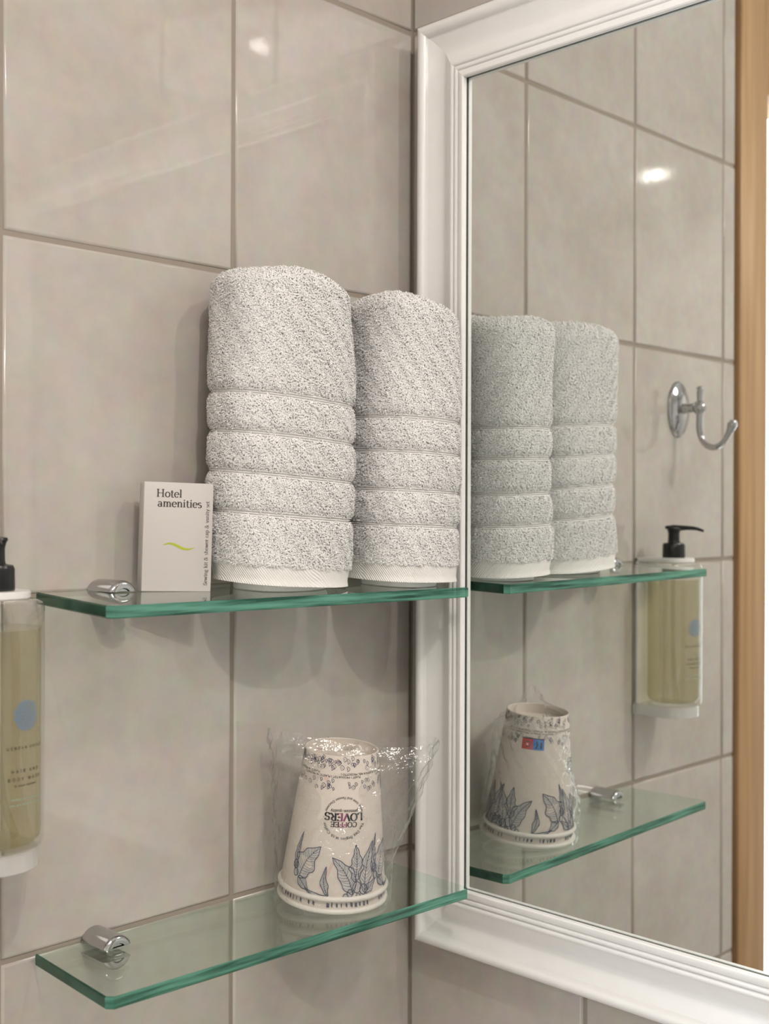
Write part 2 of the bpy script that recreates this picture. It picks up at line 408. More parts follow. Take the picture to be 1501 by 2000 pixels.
def twill_material():
    mt, nt, out = mat('towel_hem_weave')
    p = N(nt, 'ShaderNodeBsdfPrincipled'); p.inputs['Base Color'].default_value = (0.86, 0.83, 0.80, 1); p.inputs['Roughness'].default_value = 0.9
    p.inputs['Specular IOR Level'].default_value = 0.1
    g = N(nt, 'ShaderNodeTexCoord'); mp = N(nt, 'ShaderNodeMapping'); mp.inputs['Rotation'].default_value = (0, 0.0, 0); mp.inputs['Scale'].default_value = (1, 1, 1)
    nt.links.new(g.outputs['UV'], mp.inputs[0])
    w = N(nt, 'ShaderNodeTexWave', bands_direction='DIAGONAL'); w.inputs['Scale'].default_value = 240; w.inputs['Distortion'].default_value = 1.2
    nt.links.new(mp.outputs[0], w.inputs['Vector'])
    b = N(nt, 'ShaderNodeBump'); b.inputs['Strength'].default_value = 0.55; b.inputs['Distance'].default_value = 0.0008
    nt.links.new(w.outputs['Fac'], b.inputs['Height']); nt.links.new(b.outputs[0], p.inputs['Normal'])
    nt.links.new(p.outputs[0], out.inputs[0])
    return mt

M = {}
M['tile'] = tile_material()
M['grout'] = principled('grout', (0.31, 0.262, 0.218), 0.9)
M['plaster'] = principled('white_plaster', (0.80, 0.78, 0.75), 0.8)
M['floor'] = principled('floor_tile', (0.50, 0.45, 0.40), 0.4)
M['wood'] = wood_material()
M['frame'] = principled('white_lacquer', (0.86, 0.845, 0.83), 0.28)
M['mirror'] = mirror_material()
M['gap_shade'] = principled('gap_shade', (0.04, 0.045, 0.045), 0.6)  # near-black colour paints the shade inside narrow gaps
M['chrome'] = principled('chrome', (0.52, 0.52, 0.53), 0.06, 1.0)
M['glass'] = clear_sheet('shelf_glass', (0.925, 0.968, 0.938))
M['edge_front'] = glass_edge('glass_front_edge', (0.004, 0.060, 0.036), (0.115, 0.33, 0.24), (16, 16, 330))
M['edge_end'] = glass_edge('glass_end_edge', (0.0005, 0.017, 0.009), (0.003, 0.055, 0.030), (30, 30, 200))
M['towel'] = principled('white_terry', (0.88, 0.865, 0.85), 0.95, spec=0.1, bump=(1500, 0.6, 0.001))
mt, nt, out = mat('terry_loops')
_g = N(nt, 'ShaderNodeNewGeometry'); _n = N(nt, 'ShaderNodeTexNoise'); _n.inputs['Scale'].default_value = 400
nt.links.new(_g.outputs['Position'], _n.inputs['Vector'])
_m = N(nt, 'ShaderNodeMix', data_type='RGBA'); _m.inputs[6].default_value = (0.87, 0.852, 0.838, 1); _m.inputs[7].default_value = (0.95, 0.935, 0.92, 1)
nt.links.new(_n.outputs['Fac'], _m.inputs[0])
_d = N(nt, 'ShaderNodeBsdfDiffuse'); _t = N(nt, 'ShaderNodeBsdfTranslucent'); _x = N(nt, 'ShaderNodeMixShader'); _x.inputs[0].default_value = 0.15
nt.links.new(_m.outputs[2], _d.inputs[0]); nt.links.new(_m.outputs[2], _t.inputs[0]); nt.links.new(_d.outputs[0], _x.inputs[1]); nt.links.new(_t.outputs[0], _x.inputs[2]); nt.links.new(_x.outputs[0], out.inputs[0])
M['pile'] = mt
M['band'] = principled('woven_stripe', (0.80, 0.78, 0.76), 0.8, spec=0.2)
M['hem'] = twill_material()
M['card'] = principled('white_card', (0.57, 0.53, 0.505), 0.45)
M['ink'] = principled('grey_ink', (0.07, 0.062, 0.058), 0.7)
M['green_ink'] = principled('lime_ink', (0.40, 0.47, 0.03), 0.6)
M['paper'] = principled('white_paperboard', (0.66, 0.585, 0.52), 0.42)
M['paper_rim'] = principled('rolled_paper_rim', (0.76, 0.715, 0.66), 0.4)
M['navy'] = principled('navy_ink', (0.022, 0.034, 0.085), 0.6)
M['leafwash'] = principled('blue_grey_wash', (0.50, 0.475, 0.455), 0.6)
M['pinkwash'] = principled('pink_wash', (0.66, 0.47, 0.42), 0.6)
M['red_ink'] = principled('red_ink', (0.50, 0.03, 0.02), 0.5)
M['blue_ink'] = principled('blue_ink', (0.035, 0.20, 0.52), 0.5)
M['black_ink'] = principled('black_ink', (0.015, 0.015, 0.018), 0.6)
M['pink_ink'] = principled('plum_ink', (0.22, 0.06, 0.14), 0.6)
M['bag'] = clear_sheet('clear_film', (0.955, 0.955, 0.95), 0.07, 0.10, bump=(95, 0.7, 0.005), haze=((0.8, 0.79, 0.77), 0.025))
M['black'] = principled('black_plastic', (0.006, 0.006, 0.007), 0.28)
M['white_pl'] = principled('white_plastic', (0.78, 0.76, 0.74), 0.35)
M['bottle'] = clear_sheet('clear_bottle', (0.95, 0.95, 0.93), 0.05, 0.02)
M['liquid'] = clear_sheet('amber_soap', (0.87, 0.845, 0.72), 0.02, 0.05, haze=((0.54, 0.49, 0.35), 0.16))
M['logo_blue'] = principled('blue_dots', (0.035, 0.21, 0.47), 0.6)
M['frosted'] = clear_sheet('frosted_plastic', (0.9, 0.9, 0.89), 0.05, 0.1, haze=((0.8, 0.78, 0.76), 0.5))
M['label_ink'] = principled('olive_ink', (0.05, 0.04, 0.02), 0.6)
M['teal_ink'] = principled('teal_ink', (0.22, 0.33, 0.26), 0.6)
M['tubepl'] = clear_sheet('tube_plastic', (0.88, 0.87, 0.78), 0.06, 0.1)
mt, nt, out = mat('bright_daylight_pane')
em = N(nt, 'ShaderNodeEmission'); em.inputs[0].default_value = (0.86, 0.94, 1.0, 1); em.inputs[1].default_value = 6.5
nt.links.new(em.outputs[0], out.inputs[0]); M['daylight'] = mt

# ------------------------------------------------------------------ room shell
TW, TH = 0.2000, 0.24846           # tile pitch
JZ0 = 1.67065                      # one of the horizontal joints
GAP = 0.0032
XEND = -0.6357
ZJ = [JZ0 + k * TH for k in range(-6, 3)]        # 0.18 ... 2.17

def tile_mesh(w, h, t=0.006, b=0.0024):
    """tile face with rounded (pillowed) edge, local x right, z up, front to -y"""
    rings = [(0.0, t), (0.0, b), (b * 0.3, b * 0.32), (b, 0.0)]
    V, Fc = [], []
    for i, y in rings:
        V += [(i, y, i), (w - i, y, i), (w - i, y, h - i), (i, y, h - i)]
    for r in range(len(rings) - 1):
        for k in range(4):
            k2 = (k + 1) % 4
            Fc.append((r * 4 + k, r * 4 + k2, r * 4 + 4 + k2, r * 4 + 4 + k))
    l = (len(rings) - 1) * 4
    Fc.append((l, l + 1, l + 2, l + 3))
    me = bpy.data.meshes.new('tile'); me.from_pydata(V, [], Fc)
    me.polygons.foreach_set('use_smooth', [True] * (len(Fc) - 1) + [False])
    me.materials.append(M['tile']); me.update()
    return me
tiles = {}
def put_tile(parent, x, z, w, h, rz=0.0, axis='x'):
    key = (round(w, 4), round(h, 4))
    if key not in tiles: tiles[key] = tile_mesh(w, h)
    o = bpy.data.objects.new('tile', tiles[key]); COL.objects.link(o); o.parent = parent
    if axis == 'x': o.location = (x, 0, z)
    else: o.location = (0, x, z); o.rotation_euler = (0, 0, -math.pi / 2)
    return o

wl = tag(box('wall_left', (XEND + 0.001, 0.0016, 0.0), (0.10, 0.10, 2.40), M['grout']), 'beige tiled wall behind the glass shelves', kind='structure')
XC = [-0.0005, -0.2067, -0.4067, -0.6067, XEND]
for i in range(len(XC) - 1):
    xa, xb = XC[i + 1], XC[i]
    for k in range(len(ZJ) - 1):
        g0 = 0 if i == 0 else GAP / 2
        g1 = 0.0 if i == 3 else GAP / 2
        put_tile(wl, xa + g1, ZJ[k] + GAP / 2, (xb - g0) - (xa + g1), TH - GAP)
    put_tile(wl, xa + g1, ZJ[-1] + GAP / 2, (xb - g0) - (xa + g1), 2.4 - ZJ[-1] - GAP)
wr = tag(box('wall_right', (0.0016, -2.2, 0.0), (0.10, 0.0016, 2.40), M['grout']), 'beige tiled wall that carries the mirror', kind='structure')
YC = [-0.0005, -0.1926, -0.3926, -0.5926, -0.7926]
for i in range(len(YC) - 1):
    ya, yb = YC[i], YC[i + 1]
    w = (ya - yb) - (GAP / 2 if i == 0 else GAP)
    y0 = ya - (0 if i == 0 else GAP / 2)
    for k in range(len(ZJ) - 1):
        put_tile(wr, y0, ZJ[k] + GAP / 2, w, TH - GAP, axis='y')
    put_tile(wr, y0, ZJ[-1] + GAP / 2, w, 2.4 - ZJ[-1] - GAP, axis='y')
tag(box('floor', (-2.5, -2.2, -0.05), (0.1, 0.1, 0.0), M['floor']), kind='structure')
tag(box('ceiling', (-2.5, -2.2, 2.40), (0.1, 0.1, 2.45), M['plaster']), kind='structure')
tag(box('wall_back', (-2.5, -2.3, 0.0), (0.1, -2.2, 2.40), M['plaster']), kind='structure')
tag(box('wall_far', (-2.6, -2.3, 0.0), (-2.5, 0.1, 2.40), M['plaster']), kind='structure')
tag(box('wall_beside_door', (-2.5, 0.0, 0.0), (-1.50, 0.1, 2.40), M['plaster']), kind='structure')

# wooden door frame with a bright glazed opening, seen only in the mirror
dr = empty('door_1', (0, 0, 0), 'light wooden door frame around a bright pane, seen in the mirror', kind='structure')
box('door_jamb', (-0.716, -0.004, 0.0), (-0.6445, 0.10, 2.40), M['wood'], dr, bevel=0.003)
box('door_jamb', (-1.50, -0.004, 0.0), (-1.43, 0.10, 2.40), M['wood'], dr, bevel=0.003)
box('door_header', (-1.43, -0.004, 2.03), (-0.716, 0.10, 2.40), M['wood'], dr, bevel=0.003)
box('door_bottom_rail', (-1.43, 0.0, 0.0), (-0.716, 0.10, 0.12), M['wood'], dr, bevel=0.003)
box('pane', (-1.43, 0.045, 0.12), (-0.716, 0.055, 2.03), M['daylight'], dr)
box('reveal', (-0.6445, 0.03, 0.0), (-0.6340, 0.10, 2.40), M['gap_shade'], dr)

# ------------------------------------------------------------------ mirror
MD = 0.01876                                   # reflecting plane stands this far off the wall
IL, IT, IB, IR = -0.0824, 1.8533, 1.1578, -0.640
mr = empty('wall_mirror', (0, IL, IB), 'large wall mirror in a white moulded wooden frame beside the shelves', 'mirror')
def mloc(v): return (v[0], v[1] - IL, v[2] - IB)
def ring(y0, y1, z0, z1, x): return [(x, y0, z0), (x, y1, z0), (x, y1, z1), (x, y0, z1)]
e = 0.003
V = [mloc(v) for v in ring(IL + e, IR - e, IB - e, IT + e, -MD) + ring(IL + e, IR - e, IB - e, IT + e, -MD + 0.004)]
clean(mesh('mirror_glass', V, [(0, 1, 2, 3), (7, 6, 5, 4)] + [(k, (k + 1) % 4, 4 + (k + 1) % 4, 4 + k) for k in range(4)], M['mirror'], mr))
# frame profile: w from outer edge inwards, h height above the wall
def arc(cx, cy, rx, ry, a0, a1, n):
    return [(cx + rx * math.cos(math.radians(a0 + (a1 - a0) * k / n)), cy + ry * math.sin(math.radians(a0 + (a1 - a0) * k / n))) for k in range(n + 1)]
FW = 0.0592
prof = [(0.0, 0.001), (0.0, 0.0165)] + arc(0.0055, 0.0165, 0.0055, 0.0055, 180, 20, 8) + [(0.0112, 0.0165), (0.0128, 0.0160)]
prof += [(0.0128 + 0.030 * t, 0.0160 - 0.0030 * math.sin(math.pi * min(t * 1.2, 1.0)) + 0.0072 * max(0, t - 0.45) ** 1.6 / 0.55 ** 1.6) for t in (0.1, 0.2, 0.3, 0.4, 0.5, 0.6, 0.7, 0.8, 0.9, 1.0)]
prof += arc(0.0450, 0.0228, 0.0022, 0.0018, 170, 10, 5) + [(0.0476, 0.0222)] + arc(0.0500, 0.0232, 0.0020, 0.0016, 170, 10, 5) + [(0.0525, 0.0226), (0.0530, 0.0242), (0.0545, 0.0250), (FW - 0.0010, 0.0252), (FW, 0.0244), (FW, 0.0203), (FW - 0.0012, 0.0203), (FW - 0.0012, 0.0165)]
def rail(name, A, B, inA, inB):
    """A,B outer corners (y,z); inA,inB inner corners"""
    V, Fc = [], []
    n = len(prof)
    for (o_, i_) in ((A, inA), (B, inB)):
        for w, h in prof:
            t = w / FW
            V.append(mloc((-h, o_[0] + (i_[0] - o_[0]) * t, o_[1] + (i_[1] - o_[1]) * t)))
    for i in range(n - 1): Fc.append((i, i + 1, n + i + 1, n + i))
    Fc.append(tuple(range(n))); Fc.append(tuple(range(2 * n - 1, n - 1, -1)))
    Fc.append((n - 1, 0, n, 2 * n - 1))
    return clean(mesh(name, V, Fc, M['frame'], mr), 28)
OL, OT, OB, OR = IL + FW, IT + FW, IB - FW, IR - FW
g_ = 0.0009
ra = ring(IL + g_, IR - g_, IB - g_, IT + g_, -0.0204); rb = ring(IL + g_, IR - g_, IB - g_, IT + g_, -MD - 0.00005)
mesh('rebate_shade_strip', [mloc(v) for v in ra + rb], [(k, (k + 1) % 4, 4 + (k + 1) % 4, 4 + k) for k in range(4)], M['gap_shade'], mr)  # dark strip added as the shade line where frame meets glass
rail('frame_rail', (OL, OB), (OL, OT), (IL, IB), (IL, IT))
rail('frame_rail', (OL, OT), (OR, OT), (IL, IT), (IR, IT))
rail('frame_rail', (OR, OT), (OR, OB), (IR, IT), (IR, IB))
rail('frame_rail', (OR, OB), (OL, OB), (IR, IB), (IL, IB))

# ------------------------------------------------------------------ glass shelves with chrome clamps
def shelf_plane(c):
    (x0, y0, z0), (x1, y1, z1), (x2, y2, z2) = c[0], c[1], c[3]
    n = (Vector(c[1]) - Vector(c[0])).cross(Vector(c[3]) - Vector(c[0]))
    return lambda x, y: z0 - (n.x * (x - x0) + n.y * (y - y0)) / n.z
UP = [(-0.3814, -0.0015, 1.4250), (-0.0355, -0.0015, 1.4225), (-0.0425, -0.1085, 1.4190), (-0.3883, -0.1040, 1.4215)]
LO = [(-0.3814, -0.0015, 1.1748), (-0.0355, -0.0015, 1.1695), (-0.0425, -0.1085, 1.1688), (-0.3883, -0.1040, 1.1745)]
zU, zL = shelf_plane(UP), shelf_plane(LO)
GT = 0.0083
def glass_shelf(c, zf, label):
    root = empty('glass_shelf', (c[0][0], 0, zf(c[0][0], 0)), label, 'shelf', 'glass shelves')
    L0 = root.location.copy()
    # outline with nipped corners, seen from above, counter-clockwise from back-left
    P = [Vector((p[0], p[1])) for p in c]
    pts = []; kinds = []
    nip = [0.0015, 0.0015, 0.004, 0.004]
    for i in range(4):
        a, b, d = P[i - 1], P[i], P[(i + 1) % 4]
        n_ = nip[i]
        pts.append(b + (a - b).normalized() * n_); pts.append(b + (d - b).normalized() * n_)
    cen = sum(pts, Vector((0, 0))) / len(pts)
    ar = 0.0009
    def loop(inset, dz):
        out = []
        for p in pts:
            q = p + (cen - p).normalized() * inset * 1.2
            out.append((q.x - L0.x, q.y - L0.y, zf(q.x, q.y) + dz - L0.z))
        return out
    rings = [loop(ar, 0.0), loop(0, -ar), loop(0, -GT + ar), loop(ar, -GT)]
    n = len(pts)
    plate_v = rings[0] + rings[3]
    pl = mesh('plate', plate_v, [tuple(range(n)), tuple(range(2 * n - 1, n - 1, -1))], M['glass'], root)
    V = [v for r in rings for v in r]
    # segments: k from pts[k] to pts[k+1]; even k = corner nips, odd k = sides
    segs = {1: ('back_edge', 'glass'), 3: ('end_edge', 'edge_end'), 5: ('front_edge', 'edge_front'), 7: ('end_edge', 'edge_end')}
    order = {0: 7, 2: 3, 4: 5, 6: 5}
    for k in (1, 3, 5, 7):
        ks = [k] + [q for q, w in order.items() if w == k]
        Fc = []
        for q in ks:
            q2 = (q + 1) % n
            for r in range(3):
                Fc.append((r * n + q2, (r + 1) * n + q2, (r + 1) * n + q, r * n + q))
        o = mesh(segs[k][0], V, Fc, M[segs[k][1]], root)
        bm = bmesh.new(); bm.from_mesh(o.data)
        bmesh.ops.delete(bm, geom=[v for v in bm.verts if not v.link_faces], context='VERTS')
        bm.to_mesh(o.data); bm.free()
    return root
glass_shelf(UP, zU, 'upper green-edged glass shelf carrying two towels and a card box')
glass_shelf(LO, zL, 'lower green-edged glass shelf carrying the paper cups')

def clamp(x, zf, label):
    zc = zf(x, -0.015) - GT / 2
    root = empty('shelf_clamp', (x, 0, zc), label, 'clamp', 'chrome shelf clamps')
    R, Ln, rr = 0.0122, 0.031, 0.0035
    half = GT / 2 + 0.0002
    for s, nm in ((1, 'upper_jaw'), (-1, 'lower_jaw')):
        V, Fc = [], []
        sec = [(R, 0.0), (R, Ln - rr)] + [(R - rr + rr * math.cos(a), Ln - rr + rr * math.sin(a)) for a in (0.35, 0.7, 1.05, 1.4)]
        sec += [(R * 0.55, Ln - 0.0002), (R * 0.5, Ln - 0.0012), (0.0, Ln - 0.0012)]
        na = 20
        for (r, h) in sec:
            a0 = math.asin(min(1, half / r)) if r > half else math.pi / 2
            for k in range(na + 1):
                a = a0 + (math.pi - 2 * a0) * k / na
                V.append((r * math.cos(a) if r > half else 0.0, -h, s * max(half, r * math.sin(a))))
        n = na + 1
        for i in range(len(sec) - 1):
            for k in range(na):
                Fc.append((i * n + k, i * n + k + 1, (i + 1) * n + k + 1, (i + 1) * n + k))
        # flat underside and back
        Fc.append(tuple(range(n)))
        for i in range(len(sec) - 1):
            Fc.append((i * n, (i + 1) * n, (i + 1) * n + na, i * n + na))
        o = mesh(nm, V, Fc, M['chrome'], root)
        bm = bmesh.new(); bm.from_mesh(o.data)
        bmesh.ops.remove_doubles(bm, verts=bm.verts, dist=1e-6); bmesh.ops.dissolve_degenerate(bm, dist=1e-6, edges=bm.edges)
        bmesh.ops.recalc_face_normals(bm, faces=bm.faces)
        for f in bm.faces: f.smooth = True
        for ed in bm.edges:
            if len(ed.link_faces) == 2 and ed.calc_face_angle(0) > math.radians(40): ed.smooth = False
        bm.to_mesh(o.data); bm.free()
    return root
clamp(-0.3290, zU, 'chrome clamp holding the upper glass shelf, beside the card box')
clamp(-0.3325, zL, 'chrome clamp holding the lower glass shelf to the tiles')

# ------------------------------------------------------------------ towels
def sgnpow(c, e): return np.sign(c) * np.abs(c) ** e
class Towel:
    def __init__(s, cx, cy, rx, ry, ztop, bands, hem, zbot, shear, seed, topl, topr, lean=0.0):
        s.__dict__.update(locals())
        s.ex = 2.0 / 2.5
        s.ph = np.random.default_rng(seed).uniform(0, 6.28, 12)
    def radial(s, th, z):
        """scale of the cross-section at height z"""
        ph = s.ph
        lump = 1 + 0.028 * np.sin(2 * th + z * 18 + ph[0]) + 0.014 * np.sin(3 * th - z * 31 + ph[1]) + 0.010 * np.sin(z * 62 + ph[2] + 2 * th) + 0.006 * np.sin(7 * th + z * 80 + ph[3])
        taper = 1.0 + 0.02 * np.sin((z - s.zbot) * 9 + ph[4])
        # puffed sections between the woven stripes
        zz = z
        puff = 0
        for b in s.bands:
            puff = puff - 0.050 * np.exp(-((zz - b) / 0.0045) ** 2)
        # tuck in near the bottom hem
        t = np.clip((s.hem - z) / (s.hem - s.zbot), 0, 1)
        tuck = -0.045 * t
        # rounded top
        rt = 0.015
        u = np.clip((z - (s.ztop - rt)) / rt, 0, 1)
        dome = 1 - (1 - np.sqrt(np.maximum(0, 1 - u ** 2.6))) * 0.6
        return (lump * taper + puff + tuck) * dome
    def pt(s, th, z, extra=0.0):
        r = s.radial(th, z)
        c, q = sgnpow(np.cos(th), s.ex), sgnpow(np.sin(th), s.ex)
        x = (s.rx * r + extra) * c; y = (s.ry * r + extra) * q
        side = x * 0.70 - y * 0.714
        ztop = s.ztop
        k = s.shear
        dz = -k * side * (1 - 0.9 * np.clip((z - 1.585) / 0.06, 0, 1))
        # slanted winding fades to level at the very bottom
        u_ = side / 0.06
        topwave = -(s.topr * np.maximum(0, u_) ** 2 + s.topl * np.maximum(0, -u_) ** 2 + 0.0015 * np.sin(6 * u_ + s.ph[5])) * np.clip((z - s.ztop + 0.05) / 0.05, 0, 1)
        zz = z + dz + topwave
        f = (zz - s.zbot)
        return np.stack([s.cx + x + s.lean * f, s.cy + y, zz], -1)
    def normal(s, th, z):
        h = 1e-3
        a = s.pt(th + h, z) - s.pt(th - h, z); b = s.pt(th, z + 0.0008) - s.pt(th, z - 0.0008)
        n = np.cross(a, b); return n / np.maximum(np.linalg.norm(n, axis=-1, keepdims=True), 1e-9)

def grid_mesh(name, P, mats, parent, wrap=True, cap_top=False, uv=None):
    nz, nt_ = P.shape[:2]
    me = bpy.data.meshes.new(name)
    V = P.reshape(-1, 3)
    i, j = np.meshgrid(np.arange(nz - 1), np.arange(nt_ if wrap else nt_ - 1), indexing='ij')
    j2 = (j + 1) % nt_
    Fq = np.stack([i * nt_ + j, i * nt_ + j2, (i + 1) * nt_ + j2, (i + 1) * nt_ + j], -1).reshape(-1, 4)
    faces = Fq.tolist()
    if cap_top: faces.append(tuple((nz - 1) * nt_ + k for k in range(nt_)))
    me.from_pydata(V.tolist(), [], faces)
    me.polygons.foreach_set('use_smooth', [True] * len(me.polygons))
    if uv is not None:
        ul = me.uv_layers.new(name='UVMap')
        li = np.empty(len(me.loops), dtype=np.int32); me.loops.foreach_get('vertex_index', li)
        ul.data.foreach_set('uv', uv.reshape(-1, 2)[li].astype(np.float32).ravel())
    me.update()
    return link(name, me, parent, [mats])

def build_towel(T, label, n_tuft):
    root = empty('rolled_towel', (T.cx, T.cy, zU(T.cx, T.cy)), label, 'towel', 'white rolled towels on the upper shelf')
    L0 = np.array(root.location)
    r_ = np.random.default_rng(T.seed + 50)
    nt_ = 220
    th = np.linspace(0, 2 * np.pi, nt_, endpoint=False)
    zs = np.concatenate([np.linspace(T.hem, T.ztop - 0.02, 150), T.ztop - 0.02 + 0.02 * np.sin(np.linspace(0.05, np.pi / 2, 16))])
    TH_, ZZ = np.meshgrid(th, zs)
    P = T.pt(TH_, ZZ)
    body = grid_mesh('body', P - L0, M['towel'], root, cap_top=True)
    # hem: flat woven strip under the loops
    zh = np.linspace(T.zbot, T.hem + 0.002, 14)
    TH_, ZZ = np.meshgrid(th, zh)
    P = T.pt(TH_, ZZ, 0.0003 + 0.0012 * np.exp(-((ZZ - T.zbot) / 0.0025) ** 2))
    uv = np.stack([TH_ * 0.055, ZZ], -1)
    grid_mesh('hem', P - L0, M['hem'], root, uv=uv)
    # woven stripes: three fine ribs lying in each dip between the pile sections
    for b in T.bands:
        zb = np.linspace(b - 0.0027, b + 0.0027, 25)
        TH_, ZZ = np.meshgrid(th, zb)
        rib = 0.0010 + 0.0008 * np.cos((ZZ - b) / 0.0018 * 2 * np.pi)
        grid_mesh('woven_stripe', T.pt(TH_, ZZ, rib) - L0, M['band'], root)
    # inner folds that stand on the glass
    zb0 = float(zU(T.cx, T.cy - T.ry)) - 0.0
    zi = np.linspace(0, 1, 26)
    TH_, ZZ = np.meshgrid(th, zi)
    c, q = sgnpow(np.cos(TH_), T.ex), sgnpow(np.sin(TH_), T.ex)
    rr = 0.72 + 0.03 * np.sin(3 * TH_ + ZZ * 5 + T.ph[7]) - 0.05 * (1 - ZZ) ** 3
    X = T.cx + T.rx * rr * c; Y = T.cy + T.ry * rr * q
    zsh = np.vectorize(zU)(X, Y) + 0.0006
    Z = zsh + ZZ * 0.034
    Z = Z + 0.0
    grid_mesh('inner_fold', np.stack([X, Y, Z], -1) - L0, M['towel'], root)
    # terry loops
    n = n_tuft
    thr = r_.uniform(0, 2 * np.pi, n); zr = r_.uniform(T.hem - 0.001, T.ztop + 0.0, n)
    keep = np.ones(n, bool)
    for b in T.bands: keep &= np.abs(zr - b) > 0.0026
    thr, zr = thr[keep], zr[keep]
    # top surface tufts
    base = T.pt(thr, zr); nn = T.normal(thr, np.minimum(zr, T.ztop - 0.0015))
    n = len(thr)
    tn = r_.normal(size=(n, 3)); tn -= nn * (tn * nn).sum(-1, keepdims=True); tn /= np.linalg.norm(tn, axis=-1, keepdims=True)
    sd = np.cross(nn, tn)
    ln = r_.uniform(0.0013, 0.0027, n)[:, None] * (0.75 + 0.5 * np.sin(thr * 9 + zr * 140 + T.ph[8]) ** 2)[:, None]
    wd = r_.uniform(0.00026, 0.00050, n)[:, None]
    b0 = base - nn * 0.0005
    b1 = base + nn * ln * 0.62 + tn * ln * 0.12
    b2 = base + nn * ln * 0.80 + tn * ln * 0.55
    b3 = base + nn * ln * 0.50 + tn * ln * 0.85
    V = np.stack([b0 - sd * wd, b0 + sd * wd, b1 - sd * wd, b1 + sd * wd, b2 - sd * wd * .9, b2 + sd * wd * .9, b3 - sd * wd * .5, b3 + sd * wd * .5], 1) - L0
    V = V.reshape(-1, 3).astype(np.float32)
    q0 = np.arange(n)[:, None] * 8
    Fq = np.concatenate([q0 + np.array([[0, 1, 3, 2]]), q0 + np.array([[2, 3, 5, 4]]), q0 + np.array([[4, 5, 7, 6]])], 0).astype(np.int32)
    me = bpy.data.meshes.new('terry_pile')
    me.vertices.add(len(V)); me.vertices.foreach_set('co', V.ravel())
    me.loops.add(Fq.size); me.loops.foreach_set('vertex_index', Fq.ravel())
    me.polygons.add(len(Fq)); me.polygons.foreach_set('loop_start', np.arange(len(Fq), dtype=np.int32) * 4)
    me.polygons.foreach_set('loop_total', np.full(len(Fq), 4, dtype=np.int32))
    me.polygons.foreach_set('use_smooth', np.ones(len(Fq), bool))
    me.update(calc_edges=True); me.validate()
    o = link('terry_pile', me, root, [M['pile']]); o['kind'] = 'stuff'
    return root
T1 = Towel(-0.2010, -0.0520, 0.0560, 0.0395, 1.6630, [1.567, 1.5375, 1.508, 1.4785], 1.4420, 1.4270, 0.085, 3, 0.004, 0.007)
T2 = Towel(-0.0830, -0.0655, 0.0435, 0.0430, 1.6570, [1.5565, 1.5295, 1.4985, 1.4705], 1.4405, 1.4255, 0.045, 11, -0.003, 0.017)
build_towel(T1, 'white rolled towel standing next to the card box', 150000)
build_towel(T2, 'white rolled towel standing next to the mirror frame', 130000)

# ------------------------------------------------------------------ card box
BW, BD, BH = 0.0508, 0.016, 0.0785
bang = math.radians(-23.0)
bx = empty('card_box', (0, 0, 0), 'small white hotel amenities box with a green wave mark', 'box')
bl = Vector((-0.3140, -0.0300))
bx.location = (bl.x, bl.y, zU(bl.x + 0.025, bl.y - 0.01) + 0.0008)
bx.rotation_euler = (0, math.radians(1.6), bang)
carton = box('carton', (0, 0, 0), (BW, BD, BH), M['card'], bx, bevel=0.0005, seg=2)
box('lid_flap', (0.0006, 0.0004, BH - 0.0003), (BW - 0.0006, BD - 0.0006, BH + 0.0003), M['card'], carton, bevel=0.0002, seg=1)
def bmap(x, y, l): return (x, -l, y)
g = []
pol = text_polys('Hotel', 0.0082, 0.0088, 0.0680, 0.125, 0.05) + text_polys('amenities', 0.0082, 0.0100, 0.0610, 0.125, 0.05)
print_mesh('lettering', [(pol, 0, 0.00012)], bmap, [M['ink']], carton)
s = 'Sewing kit & shower cap & vanity set'
sz = 0.0615 / text_width(s, 1.0) 
pol = [[(0.0478 - y, 0.0045 + x) for x, y in p] for p in text_polys(s, sz, 0, 0, 0.10, 0.045)]
print_mesh('side_lettering', [(pol, 0, 0.00012)], bmap, [M['ink']], carton)
wave = []
for k in range(25):
    t = k / 24
    wave.append((0.0145 + 0.0232 * t, 0.0332 + 0.0017 * math.cos(math.pi * (1.95 * t - 0.45)) - 0.0012 * t))
wid = [0.0002 + 0.0017 * math.sin(math.pi * (k / 24)) ** 0.8 for k in range(25)]
print_mesh('wave_mark', [(polyline(wave, wid), 0, 0.00012)], bmap, [M['green_ink']], carton)

# ------------------------------------------------------------------ paper cups
CR0, CR1, CL = 0.0422, 0.0292, 0.1075          # radius at rim, at foot, slant height
RIM = 0.0021
def cup_r(s): return CR0 + (CR1 - CR0) * s / CL
cupx, cupy = -0.1465, -0.0520
tilt = math.radians(5.2)
axis_v = Vector((0, -math.sin(tilt), math.cos(tilt)))
base_c = Vector((cupx, cupy, zL(cupx, cupy - CR0) + RIM + 0.0002 + (CR0 + RIM) * math.sin(tilt)))
STEP = 0.0096
def cup_root(k, label):
    r = empty('paper_cup', base_c + axis_v * (STEP * k), label, 'cup', 'nested paper cups')
    r.rotation_euler = (tilt, 0, 0)
    return r
def cup_shell(root):
    pr = [(CR0 - 0.0004, 0.0), (CR1, CL), (CR1 - 0.0006, CL + 0.0004), (CR1 - 0.0010, CL), (CR1 - 0.0008, CL - 0.009), (0.0, CL - 0.0092)]
    w_ = lathe('cup_wall', pr, M['paper'], root, seg=72)
    rp = [(CR0 + RIM * math.cos(a) , RIM * math.sin(a)) for a in [2 * math.pi * k / 14 for k in range(15)]]
    lathe('rolled_rim', rp, M['paper_rim'], root, seg=72, sharp=80)
    return w_
cup_in = cup_root(0, 'paper cup nested inside, only its white rim showing at the bottom')
cup_in_wall = cup_shell(cup_in)
cup_out = cup_root(1, 'upturned white paper cup with blue coffee-leaf print and round lettering')
cup_out_wall = cup_shell(cup_out)
